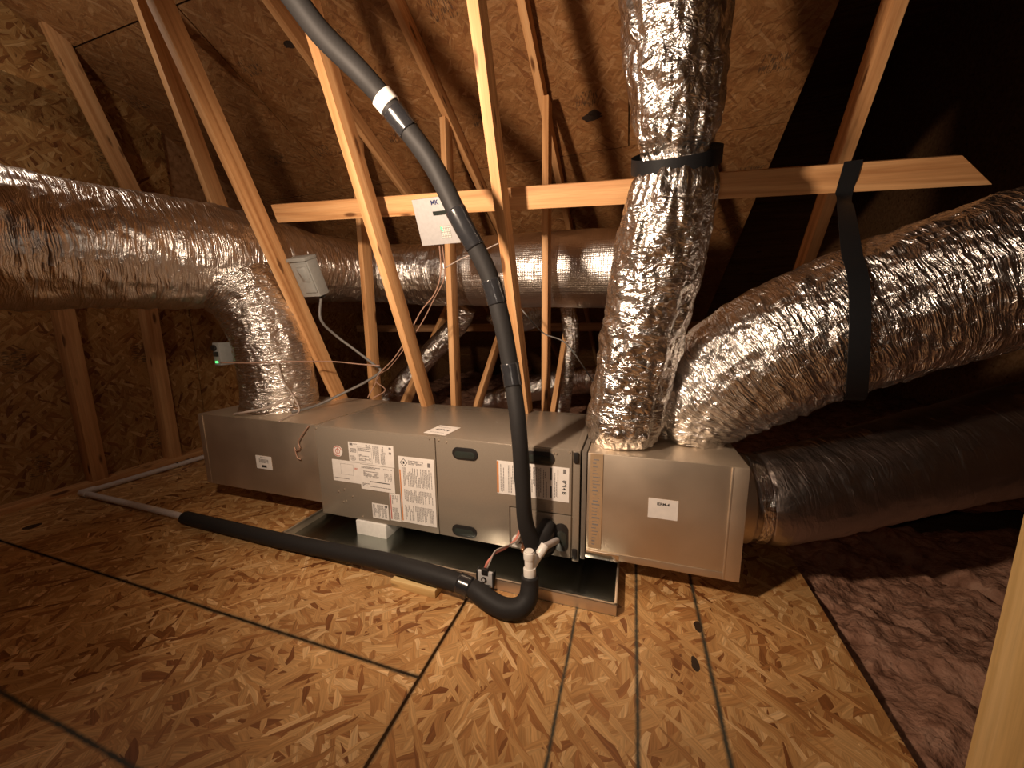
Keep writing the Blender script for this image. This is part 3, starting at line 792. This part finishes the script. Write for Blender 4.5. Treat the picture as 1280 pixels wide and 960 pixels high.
# ---------------------------------------------------------------- ducts
def folds(ring, ang, amp, crumple, seed, pinch=()):
    def f(cx, sx, s, R, L):
        sw = vnoise(cx * 2.2 + 9, sx * 2.2 + 9, s * 5, seed)
        q = s + 0.05 * (sw - .5)
        a = vnoise(cx * ang + 20, sx * ang + 20, q * ring, seed + 1)
        b = vnoise(cx * ang * 1.9 + 20, sx * ang * 1.9 + 20, q * ring * 1.9, seed + 2)
        h = (1 - np.abs(2 * a - 1)) * 1.0 + (1 - np.abs(2 * b - 1)) * .5 - .75
        c1 = vnoise(cx * 4 * crumple + 20, sx * 4 * crumple + 20, s * 17 * crumple, seed + 3)
        c2 = vnoise(cx * 8 * crumple + 20, sx * 8 * crumple + 20, s * 36 * crumple, seed + 4)
        h2 = np.abs(2 * c1 - 1) + .5 * np.abs(2 * c2 - 1) - .7
        low = vnoise(cx * 1.3 + 5, sx * 1.3 + 5, s * 4, seed + 5) - .5
        out = amp * (h * .6 + h2 * .7) + R * .07 * low
        for (p, w, d_) in pinch: out = out - d_ * np.exp(-((s - p) / w) ** 2)
        return out
    return f

# big return duct: comes in along the left, bends behind the webs
bd = thing('flexible_duct', (-.85, -.2, 1.35), 'largest wrinkled foil duct running in from the left edge toward the unit', 'duct')
tube('foil_jacket', [(-1.20, -1.75, 1.27, .265), (-1.02, -.95, 1.31, .268), (-.88, -.35, 1.335, .27), (-.76, .10, 1.35, .268), (-.70, .42, 1.36, .25), (-.64, .80, 1.37, .22), (-.50, 1.12, 1.37, .215), (-.20, 1.24, 1.36, .225), (.12, 1.24, 1.355, .225), (.36, 1.22, 1.35, .225)],
     M['foil_ring'], bd, 200, 560, folds(26, 3.0, .0105, .9, 11))
bw = thing('insulated_duct', (.9, 1.2, 1.33), 'smooth duct wrapped in foil bubble insulation behind the webs', 'duct')
tube('bubble_wrap_jacket', [(.33, 1.22, 1.35, .236), (.8, 1.20, 1.335, .24), (1.2, 1.18, 1.322, .24), (1.45, 1.175, 1.315, .238), (1.56, 1.17, 1.31, .236)],
     M['foil_quilt'], bw, 140, 240, lambda cx, sx, s, R, L: .006 * (vnoise(cx * 2 + 5, sx * 2 + 5, s * 6, 3) - .5) + .004 * (1 - np.abs(2 * vnoise(cx * 4 + 5, sx * 4 + 5, s * 22, 4) - 1)))
tube('tape_band', [(1.34, 1.177, 1.317, .246), (1.37, 1.176, 1.317, .246), (1.40, 1.176, 1.316, .246)], M['foil_tape'], bw, 100, 24)
rdct = thing('return_duct', (-.56, .28, .521), 'short foil duct rising from the return plenum into the largest duct', 'duct')
tube('foil_jacket', [(-.525, .27, .519, .195), (-.525, .27, .62, .19), (-.53, .26, .78, .187), (-.545, .25, .95, .188), (-.59, .23, 1.12, .205), (-.64, .2, 1.22, .22)],
     M['foil_fold'], rdct, 180, 240, folds(22, 2.4, .010, 1.2, 21))
tube('collar', [(-.525, .27, .5215, .212), (-.525, .27, .545, .202)], M['foil_tape'], rdct, 96, 10)

# upright supply duct
s1 = thing('flexible_duct', (1.39, .16, .513), 'upright crumpled foil duct rising from the supply plenum out of the top of the frame', 'duct')
tube('foil_jacket', [(1.405, .155, .515, .118), (1.400, .158, .58, .142), (1.425, .15, .75, .144), (1.462, .12, .993, .146), (1.503, .05, 1.254, .142), (1.522, .0, 1.40, .126), (1.523, -.010, 1.470, .098), (1.518, -.045, 1.56, .118), (1.505, -.085, 1.66, .125), (1.490, -.140, 1.806, .134), (1.47, -.20, 1.94, .14), (1.44, -.32, 2.12, .145), (1.38, -.55, 2.32, .15), (1.3, -.85, 2.5, .15)],
     M['foil_crush'], s1, 190, 520, folds(12, 2.4, .015, .9, 31))
sb, _, _ = tube('duct_strap', [(1.5235, .000, 1.452, .128), (1.5225, -.020, 1.490, .127)], M['strap'], None, 80, 6, caps=False)
tag(sb, 'black strap cinched around the upright foil duct', 'strap')
# stretch of duct 2: fat, rising to the right edge
s2 = thing('flexible_duct', (1.64, .33, .513), 'fat foil duct rising from the supply plenum to the right edge of the frame', 'duct')
S2P = [(1.655, .30, .515, .140), (1.665, .30, .59, .180), (1.715, .285, .70, .215), (1.835, .255, .82, .235), (1.975, .225, .915, .235), (2.224, .205, 1.032, .222), (2.475, .185, 1.128, .215), (2.8, .16, 1.24, .21), (3.4, .12, 1.45, .21)]
_, C2, (T2, A2, B2) = tube('foil_jacket', S2P, M['foil_fold'], s2, 230, 520, folds(26, 3.2, .013, 1.1, 41))
# duct 3, dark, leaving the plenum's right side
s3 = thing('flexible_duct', (1.803, .28, .33), 'shaded foil duct leaving the right side of the supply plenum under the fat duct', 'duct')
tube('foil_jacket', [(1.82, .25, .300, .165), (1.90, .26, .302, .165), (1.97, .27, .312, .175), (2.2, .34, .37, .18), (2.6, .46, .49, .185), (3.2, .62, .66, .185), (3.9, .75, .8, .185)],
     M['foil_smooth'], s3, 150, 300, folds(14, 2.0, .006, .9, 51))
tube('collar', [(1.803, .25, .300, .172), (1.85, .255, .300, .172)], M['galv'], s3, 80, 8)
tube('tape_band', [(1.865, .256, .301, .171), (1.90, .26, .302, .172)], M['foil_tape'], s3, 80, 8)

# black hanging strap over the brace and under the fat duct
def ribbon(name, pts, nors, width, th, mat):
    C = catmull(pts, 160); Nn = catmull(nors, 160); n = len(C)
    T = np.gradient(C, axis=0); T /= np.linalg.norm(T, axis=1)[:, None]
    V = []
    for i in range(n):
        nn = Nn[i] / np.linalg.norm(Nn[i]); sd = np.cross(T[i], nn); sd /= np.linalg.norm(sd)
        for (a, b) in ((-1, 0), (1, 0), (1, 1), (-1, 1)): V.append(C[i] + sd * a * width / 2 + nn * b * th)
    F = [(0, 1, 2, 3), tuple(4 * (n - 1) + k for k in (3, 2, 1, 0))]
    for i in range(n - 1):
        for k in range(4): F.append((4 * i + k, 4 * i + (k + 1) % 4, 4 * i + 4 + (k + 1) % 4, 4 * i + 4 + k))
    mb = MB(); mb.add(V, F); return mb.build(name, mat, smooth=True)
def duct2_point(ang, x):
    k = int(np.argmin(np.abs(C2[:, 0] - x))); c = C2[k, :3]; rr = C2[k, 3] + .013
    a = math.radians(ang); st = 1 / max(.8, math.hypot(T2[k][0], T2[k][1]))
    d = np.array([0, -math.cos(a), math.sin(a) * st])
    return tuple(np.array([x, c[1], c[2]]) + d * rr), tuple(np.array([0, -math.cos(a), math.sin(a)]))
pts = []; nors = []
for aa in (-.048, .0, .05):
    pts.append(tuple(tilt(2.088, aa + .048, -.089))); nors.append(tuple(nv_))
p_e, n_e = duct2_point(58, 2.035)
for f_ in (.2, .45, .72):
    pts.append(tuple(np.array(pts[2]) * (1 - f_) + np.array(p_e) * f_)); nors.append(tuple(np.array(nv_) * (1 - f_) + np.array(n_e) * f_))
for ang, x in ((58, 2.035), (35, 2.026), (12, 2.024), (-12, 2.034), (-35, 2.058), (-60, 2.095), (-85, 2.12), (-110, 2.12), (-145, 2.09), (-180, 2.06), (-215, 2.04)):
    p, n = duct2_point(ang, x); pts.append(p); nors.append(n)
hs = ribbon('hanging_strap', pts, nors, .05, .0025, M['strap'])
tag(hs, 'long black strap hanging from the brace and slung around the fat duct', 'strap')

# small foil ducts in the dark behind the unit
def small_duct(path, label, seed):
    o, _, _ = tube('flexible_duct', path, M['foil_fold'], None, 90, 200, folds(24, 3, .008, 1.3, seed))
    tag(o, label, 'duct')
small_duct([(-.80, 1.45, .20, .09), (-.55, 1.45, .42, .09), (-.26, 1.50, .72, .09), (.0, 1.55, .98, .09), (.10, 1.5, 1.12, .09)], 'small foil duct slanting up behind the second leaning web', 61)
small_duct([(.93, 1.62, 1.10, .062), (.96, 1.60, .85, .062), (.93, 1.55, .62, .065), (.91, 1.5, .38, .07), (.88, 1.5, .2, .07)], 'thin foil duct hanging upright behind the rear post right of the hose', 71)
small_duct([(.0, 2.1, .18, .11), (.35, 2.1, .30, .12), (.75, 2.05, .42, .12), (1.15, 2.0, .48, .12), (1.6, 2.0, .47, .12)], 'low foil duct lying across the dark back of the attic', 81)
small_duct([(.30, 1.62, 1.10, .10), (.42, 1.75, 1.02, .12), (.62, 2.0, 1.08, .12)], 'short foil duct stub under the bubble wrapped duct', 91)

# ---------------------------------------------------------------- refrigerant hose (insulated line set)
rh = thing('refrigerant_hose', (1.09, -.10, .10), 'thick black insulated refrigerant hose curving down from the top to the cabinet', 'hose')
HP = [(.25, -.60, 2.08), (.38, -.495, 1.981), (.481, -.422, 1.906), (.548, -.354, 1.805), (.631, -.299, 1.719), (.686, -.25, 1.649), (.79, -.192, 1.495), (.872, -.165, 1.325), (.944, -.125, 1.171), (.986, -.105, 1.012), (1.018, -.10, .83), (1.052, -.125, .64), (1.066, -.122, .43), (1.072, -.11, .27), (1.096, -.085, .150)]
HR = [.033, .033, .033, .033, .0325, .032, .032, .031, .031, .031, .030, .029, .029, .030, .034]
_, CH, (TH, AH, BH) = tube('foam_sleeve', [p + (r,) for p, r in zip(HP, HR)], M['rubber'], rh, 32, 200, lambda cx, sx, s, R, L: .003 * (vnoise(cx + 5, sx + 5, s * 9, 3) - .5))
def band_on(name, frac0, frac1, mat, extra=.002):
    i0, i1 = int(frac0 * (len(CH) - 1)), int(frac1 * (len(CH) - 1))
    seg = CH[i0:i1 + 1].copy(); seg[:, 3] += extra
    idx = np.linspace(0, len(seg) - 1, 5).astype(int)
    return tube(name, [tuple(seg[i]) for i in idx], mat, rh, 32, 24, lambda cx, sx, s, R, L: .0014 * vnoise(cx * 3 + 5, sx * 3 + 5, s * 60, 6))[0]
def near(p): return int(np.argmin(np.linalg.norm(CH[:, :3] - np.array(p), axis=1))) / (len(CH) - 1)
f0 = near((.686, -.25, 1.649)); w0 = band_on('white_tape', f0 - .008, f0 + .008, M['label'], .0032); w0['label'] = 'white tape band with a torn end'
band_on('black_tape', f0 + .012, f0 + .045, M['black_tape'])
f1 = near((.89, -.175, 1.285)); band_on('black_tape', f1 - .03, f1 + .03, M['black_tape'])
f2 = near((.962, -.11, 1.09)); band_on('black_tape', f2 - .02, f2 + .02, M['black_tape'])
f3 = near((1.025, -.10, .80)); band_on('black_tape', f3 - .018, f3 + .018, M['black_tape'])
tube('foam_sleeve', [(1.090, -.095, .150, .036), (1.105, -.075, .160, .036), (1.118, -.045, .178, .034), (1.133, -.0235, .200, .031), (1.136, -.0085, .205, .030)], M['rubber'], rh, 28, 24)
tube('foam_sleeve', [(1.095, -.09, .142, .030), (1.118, -.065, .122, .028), (1.140, -.03, .118, .026), (1.146, -.006, .118, .024)], M['black_tape'], rh, 24, 20)
tube('copper_tube', [(1.055, -.085, .125, .009), (1.045, -.05, .118, .009), (1.043, -.006, .116, .009)], M['copper'], rh, 14, 16)
MB().cyl((1.005, -.0045, .120), (1.005, -.022, .120), .016, 20).box(.985, 1.03, -.012, -.0045, .084, .100).build('service_fitting', M['pvc'], rh, bevel=0.002)

# ---------------------------------------------------------------- drain line
dl = thing('drain_line', (.2, -.2, 0), 'condensate drain line: white pipe by the wall becoming black sleeved pipe along the pan', 'pipe')
tube('white_pipe', [(-1.615, .70, .018), (-1.617, .45, .018), (-1.637, .1, .018), (-1.652, -.10, .018), (-1.655, -.150, .018)], M['pvc_pipe'], dl, 20, 30, r=.016)
tube('white_pipe', [(-1.655, -.160, .018), (-1.4, -.165, .020), (-1.0, -.175, .026), (-.62, -.19, .033)], M['pvc_pipe'], dl, 20, 20, r=.016)
el = MB().cyl((-1.655, -.16, .020), (-1.654, -.105, .020), .020, 20).cyl((-1.665, -.160, .020), (-1.60, -.162, .020), .020, 20); el.build('elbow', M['pvc_pipe'], dl, bevel=0.002)
for yy_ in (.30, .37): MB().cyl((-1.627, yy_, .018), (-1.626, yy_ + .012, .018), .0175, 20).build('dark_mark', M['ink_dark'], dl)
tube('foam_sleeve', [(-.70, -.190, .033, .031), (-.4, -.195, .034, .031), (-.05, -.203, .036, .032), (.25, -.208, .046, .032), (.50, -.222, .064, .033), (.65, -.235, .068, .034), (.80, -.243, .066, .034), (.88, -.246, .060, .033)], M['rubber'], dl, 28, 120, lambda cx, sx, s, R, L: .002 * (vnoise(cx + 5, sx + 5, s * 12, 8) - .5))
tube('black_tape', [(.86, -.245, .063, .0355), (.91, -.248, .056, .0350)], M['black_tape'], dl, 28, 8)
tube('foam_sleeve', [(.915, -.252, .060, .031), (.95, -.262, .054, .034), (1.00, -.275, .042, .034), (1.05, -.280, .036, .034), (1.095, -.268, .040, .034), (1.118, -.245, .062, .033), (1.120, -.225, .100, .031), (1.119, -.218, .128, .030)], M['rubber'], dl, 28, 60)
pv = MB().cyl((1.119, -.218, .115), (1.116, -.212, .155), .0215, 24).cyl((1.116, -.212, .155), (1.114, -.209, .188), .0165, 24).cyl((1.114, -.209, .186), (1.113, -.207, .210), .0195, 24).cyl((1.113, -.207, .210), (1.113, -.207, .216), .016, 24)
pv.build('cleanout_tee', M['pvc'], dl, bevel=0.0015)
MB().cyl((1.120, -.206, .150), (1.142, -.165, .185), .0135, 20).cyl((1.140, -.168, .182), (1.154, -.142, .203), .016, 20).build('white_pipe', M['pvc'], dl, bevel=0.0015)
MB().cyl((1.150, -.148, .198), (1.172, -.02, .150), .0125, 20).build('white_pipe', M['pvc_pipe'], dl)

# float switch clipped on the pan rim
fs = thing('float_switch', (.93, -.17, .045), 'small white float switch clipped on the pan rim with pink wires', 'switch')
fp = []
for i in range(7): fp.append((-.031 + .004 * math.sin(i / 6 * math.pi), -.03 + i * .01))
MB().box(.905, .965, -.182, -.170, .018, .078).build('housing', M['white'], fs, bevel=0.005)
for cx_ in (.900, .964): MB().box(cx_, cx_ + .006, -.184, -.158, .018, .078).build('side_cheek', M['black_plastic'], fs, bevel=0.0015)
MB().box(.922, .948, -.186, -.166, .066, .088).build('dark_cap', M['black_plastic'], fs, bevel=0.003)
MB().cyl((.931, -.182, .046), (.931, -.1855, .046), .011, 24).build('screw_boss', M['black_plastic'], fs, bevel=0.001)
MB().cyl((.931, -.1855, .046), (.931, -.187, .046), .0055, 18).build('screw_head', M['white'], fs)
MB().box(.912, .958, -.1835, -.182, .024, .028).build('slot', M['ink_dark'], fs)
for k, (dx, c_) in enumerate(((0, 'wire_red'), (.006, 'wire_white'), (-.004, 'wire_red'))):
    w, _, _ = tube('wire', [(.935 + dx, -.172, .088), (.945 + dx, -.165, .112), (.962, -.14, .135 + dx), (.985, -.09, .128 + dx), (1.005 + dx, -.04, .128), (1.018 + dx, -.016, .150), (1.030 + dx, -.014, .20), (1.034 + dx, -.02, .235)], M[c_], fs, 8, 50, r=.0028)

# ---------------------------------------------------------------- boxes on the framing
gb = thing('switch_box', tuple(tilt(-.29, -.02, 0)), 'grey metal switch box with a hinged cover on the first leaning web', 'electrical box')
gm = TMat(-.285, .228, .0)
gm = TMat(-.285, .0, .0)
ga, gb_, = .145, .345     # along the web
MB().box(-.035, .085, ga, gb_, -.052, .018).build('housing', M['grey_plastic'], gb, bevel=0.004, matrix=gm)
MB().box(-.038, .088, ga - .008, ga + .010, -.055, .030).build('rain_hood', M['grey_plastic'], gb, bevel=0.003, matrix=gm)
cov = MB(); cov.prism([(.0, ga + .022), (.078, ga + .022), (.078, gb_ - .025), (.0, gb_ - .025)], 'z', .018, .026, )
cov.build('cover', M['grey_plastic'], gb, bevel=0.002, matrix=gm)
cv = MB(); cv.add([(.012, ga + .035, .026), (.068, ga + .035, .026), (.068, ga + .12, .026), (.012, ga + .12, .026), (.024, ga + .04, .048), (.056, ga + .04, .048), (.040, ga + .11, .030), (.036, ga + .11, .030)],
       [(0, 1, 2, 3), (7, 6, 5, 4), (0, 4, 5, 1), (1, 5, 6, 2), (2, 6, 7, 3), (3, 7, 4, 0)])
cv.build('cover_ridge', M['grey_plastic'], gb, bevel=0.002, matrix=gm)
MB().cyl((.045, gb_, -.02), (.045, gb_ + .02, -.02), .012, 16).cyl((.068, gb_, -.02), (.068, gb_ + .015, -.02), .009, 16).build('cable_connector', M['black_plastic'], gb, matrix=gm)

wc = thing('control_box', tuple(tilt(.55, .045, -.07)), 'white square control panel hung on the brace left of the black hose', 'control panel')
wm = TMat(.55, .045, -.09)
MB().box(-.101, .101, -.099, .099, 0.0, .034).build('housing', M['white'], wc, bevel=0.002, matrix=wm)
MB().box(-.008, .062, -.043, -.026, .034, .0352).build('display', M['display'], wc, matrix=wm)
MB().box(.012, .062, .020, .074, .034, .0350).build('indicator_window', M['grey_plastic'], wc, matrix=wm)
mg = MB()
for i in range(6):
    for j in range(6): mg.box(.015 + i * .0078, .0205 + i * .0078, .023 + j * .0085, .0285 + j * .0085, .0350, .0353)
mg.build('print', M['label'], wc, matrix=wm)
MB().box(.015, .024, .024, .036, .0352, .0362).box(.020, .027, .038, .043, .0352, .0362).build('green_led', M['led'], wc, matrix=wm)
text_mesh('MK', .026, M['ink_blue'], wc, wm @ Matrix.Translation((.010, -.078, .0342)) @ Matrix.Rotation(math.pi, 4, 'X'), True).name = 'print'
# text faces outward: flip it back to the front
o = [c for c in wc.children if c.name.startswith('print')][-1]
o.matrix_basis = (Matrix.Translation(wc.location).inverted() @ wm @ Matrix.Translation((.010, -.078, .0346)) @ Matrix.Scale(-1, 4, (0, 1, 0)))

dmb = thing('damper_motor', (-.745, .17, .81), 'small grey damper control with a green light on the side of the return duct', 'damper control')
MB().box(-.775, -.725, .10, .18, .775, .90).build('housing', M['grey_plastic'], dmb, bevel=0.004)
MB().cyl((-.757, .10, .872), (-.757, .088, .872), .016, 20).build('shaft_knob', M['black_plastic'], dmb, bevel=0.002)
MB().box(-.762, -.745, .096, .10, .788, .798).build('green_led', M['led'], dmb)
MB().box(-.770, -.735, .096, .10, .825, .85).build('terminal_strip', M['display'], dmb)

# ---------------------------------------------------------------- cables
def cable(path, mat, r, label, n=80):
    o, _, _ = tube('cable', path, M[mat], None, 10, n, r=r); tag(o, label, 'cable'); return o
tg = lambda x, a, b: tuple(tilt(x, a, b))
cable([tg(-.24, .36, -.02), (-.235, .33, 1.02), (-.21, .40, .93), (-.12, .45, .84), (-.02, .47, .76), (.03, .47, .72), (-.05, .44, .66), (-.16, .38, .60), (-.24, .28, .55), (-.27, .2, .535), (-.30, .14, .530)], 'wire_grey', .0075, 'thick grey cable looping from the switch box down to the cabinet top')
cable([(-.62, .03, .80), (-.55, .2 - .16, .80), (-.42, .06, .80), (-.33, .14, .80), (-.2, .33, .785), (-.05, .40, .765), (.05, .44, .755)], 'wire_brown', .0035, 'thin brown cable stretched from the damper control past the first web')
cable([(-.35, .13, .80), (-.325, .13, .70), (-.29, .16, .60), (-.272, .16, .530), (-.255, .08, .524), (-.22, -.004, .522)], 'wire_white', .004, 'thin white cable dropping onto the return plenum top')
cable([(-.56, .02, .53), (-.46, .01, .55), (-.36, .06, .57), (-.31, .12, .60), (-.30, .15, .57)], 'wire_white', .006, 'white cable curling round the foot of the return duct')
cable([tg(.53, .144, -.075), (.51, .36, 1.24), (.46, .38, 1.14), (.36, .40, 1.05), (.26, .42, .92), (.15, .44, .80), (.05, .45, .72), (.0, .46, .66), (.03, .5, .60), (-.08, .5, .54)], 'wire_brown', .0035, 'pair of brown thermostat wires hanging from the control panel', 100)
cable([tg(.545, .144, -.075), (.525, .37, 1.22), (.44, .40, 1.11), (.35, .43, 1.0), (.22, .45, .86), (.09, .47, .74), (.02, .48, .70), (-.03, .47, .62), (-.06, .45, .56)], 'wire_brown', .003, 'second brown thermostat wire below the control panel', 100)
cable([(.52, .36, 1.25), (.60, .40, 1.30), (.72, .42, 1.34), (.80, .40, 1.36)], 'wire_white', .003, 'short pale wire running right under the control panel')
cable([(.86, .5, 1.08), (.93, .5, 1.0), (.99, .55, .93), (1.10, .56, .88), (1.22, .56, .72), (1.30, .52, .62)], 'wire_grey', .0035, 'thin grey wire crossing behind the third web toward the upright duct')
cable([(-.03, -.006, .515), (-.07, -.012, .47), (-.10, -.012, .43), (-.095, -.012, .40), (-.12, -.012, .385), (-.13, -.012, .40), (-.12, -.010, .35), (-.10, -.010, .34)], 'wire_brown', .003, 'tangle of thin brown wire on the front of the return plenum', 60)
